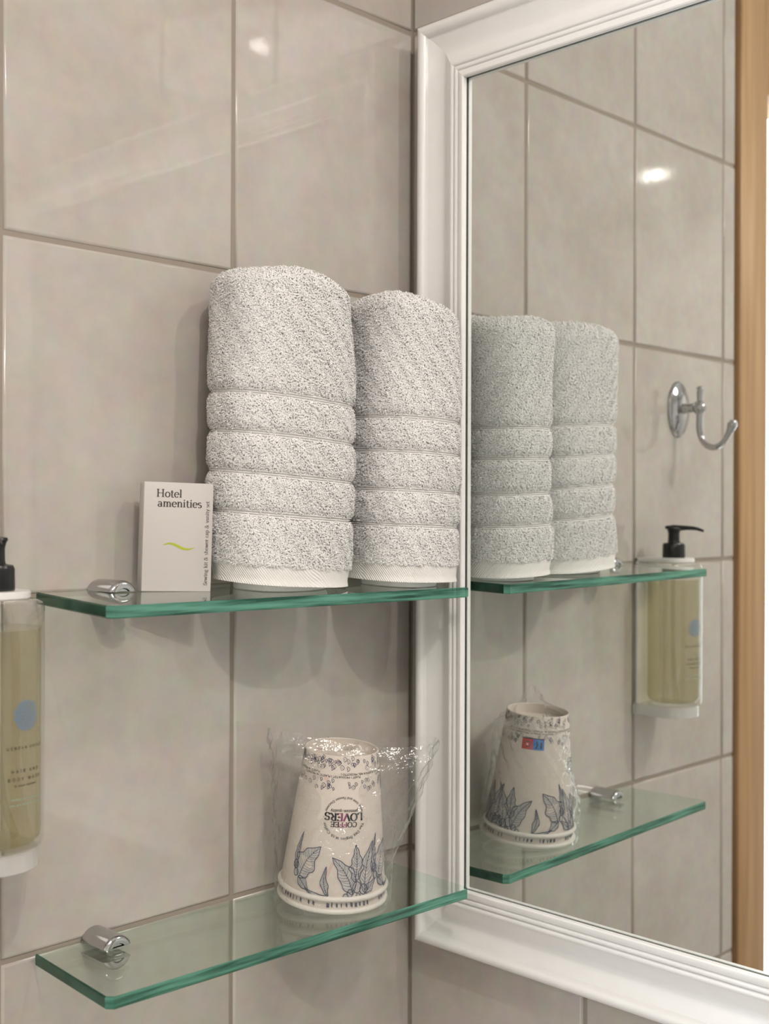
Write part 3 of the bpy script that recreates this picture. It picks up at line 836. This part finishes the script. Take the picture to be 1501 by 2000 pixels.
# drawing on the cup: X along the wall in metres (0 = towards the room corner opposite, i.e. facing the camera), Y = slant height from rim
FACE = math.atan2(-0.71, -0.70) + 0.0          # direction that faces the camera
def cmap(x, y, l):
    r = cup_r(y) + l
    a = FACE + x / CR0                          # constant angle for constant x
    return (r * math.cos(a), r * math.sin(a), y)
def cmap_true(xc, yc):
    """keeps lettering undistorted around (xc,yc)"""
    sc = CR0 / cup_r(yc)
    def f(x, y, l):
        return cmap(xc + x * sc, yc + y, l)
    return f
def leaf(bx_, by_, tx, ty, w, seed, waves=3, veins=6, curl=0.0):
    """leaf from base to tip: wash, outline, midrib and veins, in cup-wall metres"""
    rr = random.Random(seed)
    dx, dy = tx - bx_, ty - by_; L = math.hypot(dx, dy); ux, uy = dx / L, dy / L; nx, ny = -uy, ux
    n = 26
    def mid(t): 
        b = curl * L * math.sin(math.pi * t)
        return (bx_ + dx * t + nx * b, by_ + dy * t + ny * b)
    def half(t, sd):
        e = (t / 0.38) ** 0.62 if t < 0.38 else ((1 - t) / 0.62) ** 0.85
        return w * 0.5 * e * (1 + 0.14 * math.sin(waves * 2 * math.pi * t + sd))
    s1, s2 = rr.uniform(0, 6), rr.uniform(0, 6)
    A = [(mid(k / n)[0] + nx * half(k / n, s1), mid(k / n)[1] + ny * half(k / n, s1)) for k in range(n + 1)]
    B = [(mid(k / n)[0] - nx * half(k / n, s2), mid(k / n)[1] - ny * half(k / n, s2)) for k in range(n + 1)]
    wash = [[A[k], A[k + 1], B[k + 1], B[k]] for k in range(n)]
    lines = polyline(A, 0.00056) + polyline(B, 0.00062) + polyline([mid(k / n) for k in range(n + 1)], 0.0006, 0.0003)
    for sd, E in ((1, A), (-1, B)):
        for v in range(veins * 2):
            t0 = 0.06 + 0.80 * v / (veins * 2); t1 = min(0.99, t0 + 0.17)
            k1 = int(t1 * n); p0 = mid(t0); p1 = E[k1]
            pm = ((p0[0] + p1[0]) / 2 - ux * 0.0006, (p0[1] + p1[1]) / 2 - uy * 0.0006)
            lines += polyline([p0, pm, p1], 0.00034 if v % 2 == 0 else 0.00020, 0.00018)
    return wash, lines
def berry(x, y, r):
    n = 16
    c = [(x + r * math.cos(2 * math.pi * k / n), y + 1.15 * r * math.sin(2 * math.pi * k / n)) for k in range(n)]
    lines = polyline(c + [c[0]], 0.0006)
    for q in (-0.4, 0.1, 0.5):
        lines += polyline([(x + q * r, y + r * 0.75), (x + q * r * 1.25, y), (x + q * r, y - r * 0.75)], 0.00014)
    return [c], lines
def px(u, v): return ((u - 649) * 0.000405, (1752 - v) * 0.000418)
def motif(off=0.0, flip=1):
    W_, Ln_ = [], []
    def add(wl_):
        for p in wl_[0]: W_.append([(off + flip * x, y) for x, y in p])
        for p in wl_[1]: Ln_.append([(off + flip * x, y) for x, y in p])
    for a in ((575, 1724, 619, 1660, 50, 1, 3, 6, 0.10), (574, 1722, 600, 1742, 22, 8, 2, 5, 0.0), (562, 1712, 572, 1640, 13, 2, 4, 5, 0.05), (641, 1748, 634, 1694, 15, 3, 2, 6, 0.12),
              (640, 1749, 592, 1738, 11, 4, 2, 4, 0.1), (690, 1744, 645, 1677, 38, 5, 3, 6, -0.10), (694, 1722, 695, 1654, 32, 6, 4, 6, -0.05),
              (716, 1744, 741, 1652, 34, 7, 3, 6, 0.08), (716, 1744, 745, 1722, 18, 9, 2, 4, 0.0)):
        b = px(a[0], a[1]); t = px(a[2], a[3])
        add(leaf(b[0], b[1], t[0], t[1], a[4] * 0.0004, a[5], a[6], a[7], a[8]))
    for u, v, r in ((698, 1731, 9), (713, 1736, 8.5), (684, 1741, 6), (563, 1702, 7), (566, 1716, 6), (675, 1747, 5), (701, 1748, 5)):
        p = px(u, v); add(berry(p[0], p[1], r * 0.0004))
    return W_, Ln_
W1, L1 = motif(0.0, 1)
half_turn = math.pi * CR0
W2, L2 = motif(half_turn * 0.93 + 0.018, -1)
W3, L3 = motif(half_turn * 0.55, 1)
pink = [polyline([px(560, 1690), px(580, 1668)], 0.0018, 0.0004), polyline([px(625, 1735), px(645, 1690), px(652, 1680)], 0.0035, 0.0006),
        polyline([px(655, 1600), px(690, 1572)], 0.0014, 0.0004), polyline([px(655, 1625), px(676, 1610)], 0.001, 0.0003), polyline([px(612, 1540), px(640, 1500)], 0.004, 0.002)]
print_mesh('leaf_print', [([q for p in pink for q in p], 2, 0.00008), (W1 + W2 + W3, 0, 0.00012), (L1 + L2 + L3, 1, 0.00020)], cmap, [M['leafwash'], M['navy'], M['pinkwash']], cup_out_wall)
# round lettering, upside down because the cup is upturned
lx, ly = 0.0068, 0.0615
f_ = cmap_true(lx, ly)
def flip180(polys, dx=0, dy=0): return [[(-(x + dx), -(y + dy)) for x, y in p] for p in polys]
def arc_text(s, R, size, centre_deg, inward=False, track=0.02):
    out = []; w = text_width(s, size, track); pos = -w / 2
    for c in s:
        cw = (GL.get(c, GL['-'])[0] + track) * size
        mid_ = pos + cw / 2
        if not inward: a = math.radians(centre_deg) - mid_ / R; rot_ = a - math.pi / 2
        else: a = math.radians(centre_deg) + mid_ / R; rot_ = a + math.pi / 2
        rad = R if not inward else R + size * 0.45
        ox, oy = rad * math.cos(a), rad * math.sin(a); cr, sr = math.cos(rot_), math.sin(rot_)
        for p in text_polys(c, size, -cw / 2, 0, 0.12, 0.06, False):
            out.append([(ox + x * cr - y * sr, oy + x * sr + y * cr) for x, y in p])
        pos += cw
    return out
cl = text_width('COFFEE', 0.0055); lv = text_width('LOVERS', 0.0082); pq = text_width('premium quality', 0.0032)
P_cof = flip180(text_polys('COFFEE', 0.0055, -cl / 2, 0.0032, 0.16, 0.06))
P_lov = flip180(text_polys('LOVERS', 0.0082, -lv / 2, -0.0034, 0.18, 0.06))
P_pre = flip180(text_polys('premium quality', 0.0032, -pq / 2, -0.0062, 0.12, 0.06))
P_top = flip180(arc_text('The Day Begins With Coffee', 0.0148, 0.0031, 90))
P_bot = flip180(arc_text('taste, time and flavour Discover', 0.0148, 0.0028, 270, True))
P_dot = [[(sg * 0.0160 + 0.0003 * math.cos(k), 0.0003 * math.sin(k)) for k in range(6)] for sg in (-1, 1)]
def part_of(polys, a, b):
    return [p for p in polys if a <= sum(q[0] for q in p) / len(p) < b]
cofm = P_cof + P_lov
print_mesh('round_lettering', [(part_of(cofm, -1, -0.0035) + part_of(cofm, 0.0025, 1) + P_pre + P_top + P_bot + P_dot, 0, 0.00014), (part_of(cofm, -0.0035, 0.0025), 1, 0.00014)],
           f_, [M['black_ink'], M['pink_ink']], cup_out_wall)
# foot band: scattered little hearts and two running lines of small print
hearts = []; hr = random.Random(5)
circ = 2 * math.pi * CR0
for k in range(230):
    x = hr.uniform(-circ / 2, circ / 2); y = hr.choice([hr.uniform(0.0985, 0.1065), hr.uniform(0.0985, 0.1065), hr.uniform(0.0825, 0.0895)])
    r = hr.uniform(0.0011, 0.0019); t = hr.uniform(-0.5, 0.5)
    pts = []
    for j in range(11):
        a = -1.2 + 3.9 * j / 10 + t
        pts.append((x + 1.4 * r * math.cos(a) * (0.75 + 0.25 * math.cos(2 * a)), y + r * math.sin(a)))
    pts.append((x, y - 1.2 * r))
    hearts += polyline(pts, 0.00050, 0.00028)
    hearts += polyline([(x - r * 0.3, y + r * 0.4), (x + r * 0.2, y - r * 0.3)], 0.0003)
def ring_text(s, size, y):
    w = text_width(s, size, 0.04); n = int(circ / (w * 1.38)); out = []
    for k in range(max(1, n)):
        x0 = -circ / 2 + k * circ / max(1, n)
        for p in text_polys(s, size, 0, 0, 0.13, 0.10, False, 0.04):
            out.append([(x0 + w * 1.38 - 1.38 * a, y - b) for a, b in p])
    return out
st_ = ring_text('PLASTIC IN PRODUCT | PLASTIK IM PRODUKT | PLASTICA NEL PRODOTTO | ', 0.0021, 0.0952) + ring_text('PLAST I PRODUKTET | PLASTIC IN PRODUCT | ', 0.0021, 0.0930)
print_mesh('foot_band_print', [(hearts, 0, 0.00012), (st_, 1, 0.00014)], cmap, [M['navy'], M['black_ink']], cup_out_wall)
# red and blue square mark on the far side
bx0 = math.pi / 2 * CR0 * 0.93
def rect(x0, y0, x1, y1): return [(x0, y0), (x1, y0), (x1, y1), (x0, y1)]
def rects(x0, y0, x1, y1, n=6): return [rect(x0 + (x1 - x0) * k / n, y0, x0 + (x1 - x0) * (k + 1) / n, y1) for k in range(n)]
bluq = rects(bx0, 0.0775, bx0 + 0.0135, 0.0870); redq = rects(bx0 + 0.0135, 0.0775, bx0 + 0.0270, 0.0870)
rc = (bx0 + 0.0202, 0.0822)
ringp = polyline([(rc[0] + 0.0036 * math.cos(a), rc[1] + 0.0026 * math.sin(a)) for a in [k * 0.4 for k in range(14)]], 0.0009)
ringw = [[(rc[0] + 0.0012 * math.cos(k), rc[1] - 0.0002 + 0.0009 * math.sin(k)) for k in range(6)]]
fig = polyline([(bx0 + 0.0098, 0.0790), (bx0 + 0.0080, 0.0822), (bx0 + 0.0092, 0.0850)], 0.0016) + polyline([(bx0 + 0.0035, 0.0788), (bx0 + 0.0035, 0.0845)], 0.0022)
stripe = rects(bx0, 0.0870, bx0 + 0.0270, 0.0880)
print_mesh('square_mark', [(redq, 0, 0.00014), (bluq, 1, 0.00014), (ringp + fig + stripe, 2, 0.00022), (ringw, 3, 0.00026)], cmap, [M['red_ink'], M['blue_ink'], M['navy'], M['paper']], cup_out_wall)
# dark print peeping out between the two rims, on the nested cup
band = []
hr = random.Random(9)
for k in range(70):
    x = -circ / 2 + circ * k / 70; w = hr.uniform(0.0006, 0.0022)
    if hr.random() < 0.8: band.append([(x, 0.0030 + hr.uniform(0, 0.0015)), (x + w, 0.0030), (x + w, 0.0060), (x, 0.0064 + hr.uniform(0, 0.001))])
print_mesh('leaf_print', [(band, 0, 0.00012)], cmap, [M['navy']], cup_in_wall)

# ------------------------------------------------------------------ clear bag round the cups
def build_bag():
    root_loc = Vector((cupx, cupy, zL(cupx, cupy)))
    nz, na = 40, 120
    P = np.zeros((nz, na, 3))
    dirv = np.array([0.80, -0.60]); per = np.array([0.60, 0.80])
    top_c = np.array([-0.125, -0.055])
    for i in range(nz):
        t = i / (nz - 1)
        f = max(0.0, (t - 0.25) / 0.75)
        for k in range(na):
            a = 2 * math.pi * k / na
            R = 0.0470 + 0.0010 * math.sin(5 * a)
            circ_p = R * (math.cos(a) * dirv + math.sin(a) * per)
            wid_ = 0.0470 + (0.0690 - 0.0470) * f
            dep = 0.0470 + (0.013 - 0.0470) * f ** 1.3
            # film is held off by the cup, so it cannot go inside its wall
            need = cup_r(min(CL, max(0, t * 0.128 - STEP))) + 0.0030 if t * 0.128 < CL + STEP else 0.0
            dep = max(dep, need)
            p = wid_ * math.cos(a) * dirv + dep * math.sin(a) * per
            wr_ = 0.0016 * math.sin(9 * a + 14 * t) * math.sin(23 * t + 4 * a) + 0.0012 * math.sin(17 * a - 31 * t)
            p = p * (1 + wr_ / 0.05 * (0.25 + t))
            lean_ = np.array([0.0, -0.0905 * 0.11 * t])
            c = np.array([cupx, cupy]) * (1 - f) + (np.array([cupx, cupy]) * 0.35 + top_c * 0.65) * f
            zb = zL(cupx, cupy) + 0.0008 + t * 0.128
            ztop = 0.004 * math.sin(2 * a + 1.0) * f - 0.006 * f * math.cos(a)
            P[i, k] = (c[0] + p[0], c[1] + p[1] + lean_[1], zb + ztop)
    o = grid_mesh('plastic_bag', P - np.array(root_loc), M['bag'], None)
    o.location = root_loc
    tag(o, 'crinkled clear plastic bag wrapped round the paper cups', 'bag')
    return o
build_bag()

# ------------------------------------------------------------------ soap dispenser
DX, DY, DR = -0.4305, -0.0370, 0.0313
sd = empty('soap_dispenser', (DX, DY, 1.252), 'wall-mounted clear soap bottle with black pump and blue dotted mark', 'dispenser')
def z_(z): return z - 1.252
bottle = lathe('bottle', [(0.0, z_(1.2655)), (DR - 0.004, z_(1.2655)), (DR - 0.001, z_(1.2675)), (DR, z_(1.2710)), (DR, z_(1.4185)), (DR - 0.0012, z_(1.4222)), (DR - 0.005, z_(1.4240)), (0.0130, z_(1.4245)), (0.0130, z_(1.4310))], M['bottle'], sd, seg=64)
lathe('liquid_soap', [(0.0, z_(1.2690)), (DR - 0.006, z_(1.2690)), (DR - 0.0026, z_(1.2730)), (DR - 0.0022, z_(1.2760)), (DR - 0.0022, z_(1.4060)), (0.0, z_(1.4060))], M['liquid'], bottle, seg=64)
pump = lathe('pump', [(0.0, z_(1.4300)), (0.0125, z_(1.4300)), (0.0128, z_(1.4310)), (0.0126, z_(1.4440)), (0.0115, z_(1.4462)), (0.0070, z_(1.4472)), (0.0066, z_(1.4490)), (0.0, z_(1.4490))], M['black'], sd, seg=40)
lathe('pump_stem', [(0.0066, z_(1.4480)), (0.0064, z_(1.4570)), (0.0074, z_(1.4610)), (0.0085, z_(1.4625)), (0.0080, z_(1.4640)), (0.0, z_(1.4652))], M['black'], pump, seg=32)
tube('pump_spout', [(0.0035, 0.0090, z_(1.4640)), (0, 0.0, z_(1.4630)), (-0.0045, -0.011, z_(1.4635)), (-0.009, -0.022, z_(1.4628)), (-0.0124, -0.0305, z_(1.4600))], [0.0014, 0.0040, 0.0026, 0.0020, 0.0014], M['black'], pump)
tube('dip_tube', [(0, 0, z_(1.4300)), (0.001, 0.001, z_(1.36)), (0.004, -0.003, z_(1.30)), (0.010, -0.010, z_(1.271))], [0.0026, 0.0026, 0.0026, 0.0026], M['tubepl'], bottle)
# white wall holder: neck plate, back rail, foot
def rounded_plate(name, r, z0, z1, mat_, depth_back):
    pts = []
    for k in range(25):
        a = math.pi + math.pi * k / 24
        pts.append((r * math.cos(a), r * math.sin(a)))
    pts += [(r, depth_back), (-r, depth_back)]
    n = len(pts)
    V = [(x, y, z0) for x, y in pts] + [(x, y, z1) for x, y in pts]
    Fc = [tuple(range(n))[::-1], tuple(range(n, 2 * n))] + [(k, (k + 1) % n, n + (k + 1) % n, n + k) for k in range(n)]
    o = clean(mesh(name, V, Fc, mat_, sd), 40)
    bm = bmesh.new(); bm.from_mesh(o.data)
    bmesh.ops.bevel(bm, geom=[e for e in bm.edges if e.calc_face_angle(0) > 1.0], offset=0.0008, segments=2, affect='EDGES')
    for f in bm.faces: f.smooth = True
    for e in bm.edges:
        if len(e.link_faces) == 2 and e.calc_face_angle(0) > math.radians(42): e.smooth = False
    bm.to_mesh(o.data); bm.free()
    return o
yb = -DY - 0.0005
rounded_plate('neck_plate', 0.0225, z_(1.4248), z_(1.4298), M['white_pl'], yb)
rounded_plate('foot_plate', 0.0275, z_(1.2525), z_(1.2650), M['frosted'], yb)
box('back_rail', (-0.0225, yb - 0.004, z_(1.2525)), (0.0225, yb, z_(1.4298)), M['white_pl'], sd, bevel=0.001)
# label print on the bottle front
LFACE = math.atan2(-0.97, 0.19)
def dmap(x, y, l):
    a = LFACE + x / DR
    r = DR + 0.0002 + l
    return (r * math.cos(a), r * math.sin(a), z_(y))
dots = []; hr = random.Random(3)
for k in range(620):
    q = math.sqrt(k / 620.0); a = k * 2.39996
    x, y = 0.0092 * q * math.cos(a), 0.0098 * q * math.sin(a)
    if hr.random() < 0.1 and q > 0.8: continue
    if q > 0.8 and x > 0.0 and y < -0.001: x *= 1.06
    r = hr.uniform(0.00018, 0.00033)
    dots.append([(x + r * math.cos(j * 1.257), 1.3530 + y + r * math.sin(j * 1.257)) for j in range(5)])
print_mesh('dotted_mark', [(dots, 0, 0.0)], dmap, [M['logo_blue']], bottle)
def ctext(s, size, y, track, thick=0.15):
    w = text_width(s, size, track)
    return text_polys(s, size, -w / 2, y, thick, thick * 0.8, False, track)
ink = ctext('GENEVA GUILD', 0.0025, 1.3322, 0.32) + ctext('HAIR AND', 0.0029, 1.3175, 0.36) + ctext('BODY WASH', 0.0029, 1.3125, 0.36)
hr = random.Random(6)
def dashes(y, x0, x1, h):
    out = []; x = x0
    while x < x1:
        w = hr.uniform(0.0004, 0.0011)
        out.append(rect(x, y, x + w, y + h)); x += w + (0.0004 if hr.random() < 0.8 else 0.0014)
    return out
ink += dashes(1.3088, -0.0085, 0.0085, 0.0010)
teal = dashes(1.3005, -0.0105, 0.0105, 0.0008) + dashes(1.2970, -0.0120, 0.0120, 0.0008)
print_mesh('label_lettering', [(ink, 0, 0.0), (teal, 1, 0.0)], dmap, [M['label_ink'], M['teal_ink']], bottle)

# ------------------------------------------------------------------ robe hook (seen in the mirror)
HX = -0.4985
hk = empty('robe_hook', (HX, 0, 1.603), 'chrome robe hook on the tiles, seen in the mirror', 'hook')
pl = lathe('back_plate', [(0.0225, 0.0), (0.0225, 0.0015), (0.0205, 0.0045), (0.0150, 0.0062), (0.0135, 0.0075), (0.0080, 0.0085), (0.0, 0.0088)], M['chrome'], hk, seg=48, axis='y')
for v in pl.data.vertices: v.co.z *= 1.48
tube('post', [(0, -0.006, 0), (0, -0.016, 0.0005), (0, -0.028, 0.001)], [0.0070, 0.0052, 0.0062], M['chrome'], hk)
lathe('hub', [(0.0, -0.0085), (0.005, -0.0070), (0.0085, -0.0020), (0.0085, 0.0020), (0.005, 0.0070), (0.0, 0.0085)], M['chrome'], hk, seg=24, center=(0, -0.0295, 0.0005), sharp=70)
tube('upper_prong', [(0, -0.0300, 0.004), (0, -0.0300, 0.014), (0, -0.0300, 0.0225), (0, -0.0300, 0.0255)], [0.0036, 0.0036, 0.0050, 0.0026], M['chrome'], hk)
tube('lower_hook', [(0, -0.0300, -0.004), (0, -0.0300, -0.026), (0, -0.0350, -0.040), (0, -0.0460, -0.0465), (0, -0.0580, -0.0430), (0, -0.0665, -0.032), (0, -0.0715, -0.021), (0, -0.0725, -0.016)], [0.0040, 0.0040, 0.0038, 0.0036, 0.0034, 0.0036, 0.0058, 0.0028], M['chrome'], hk)
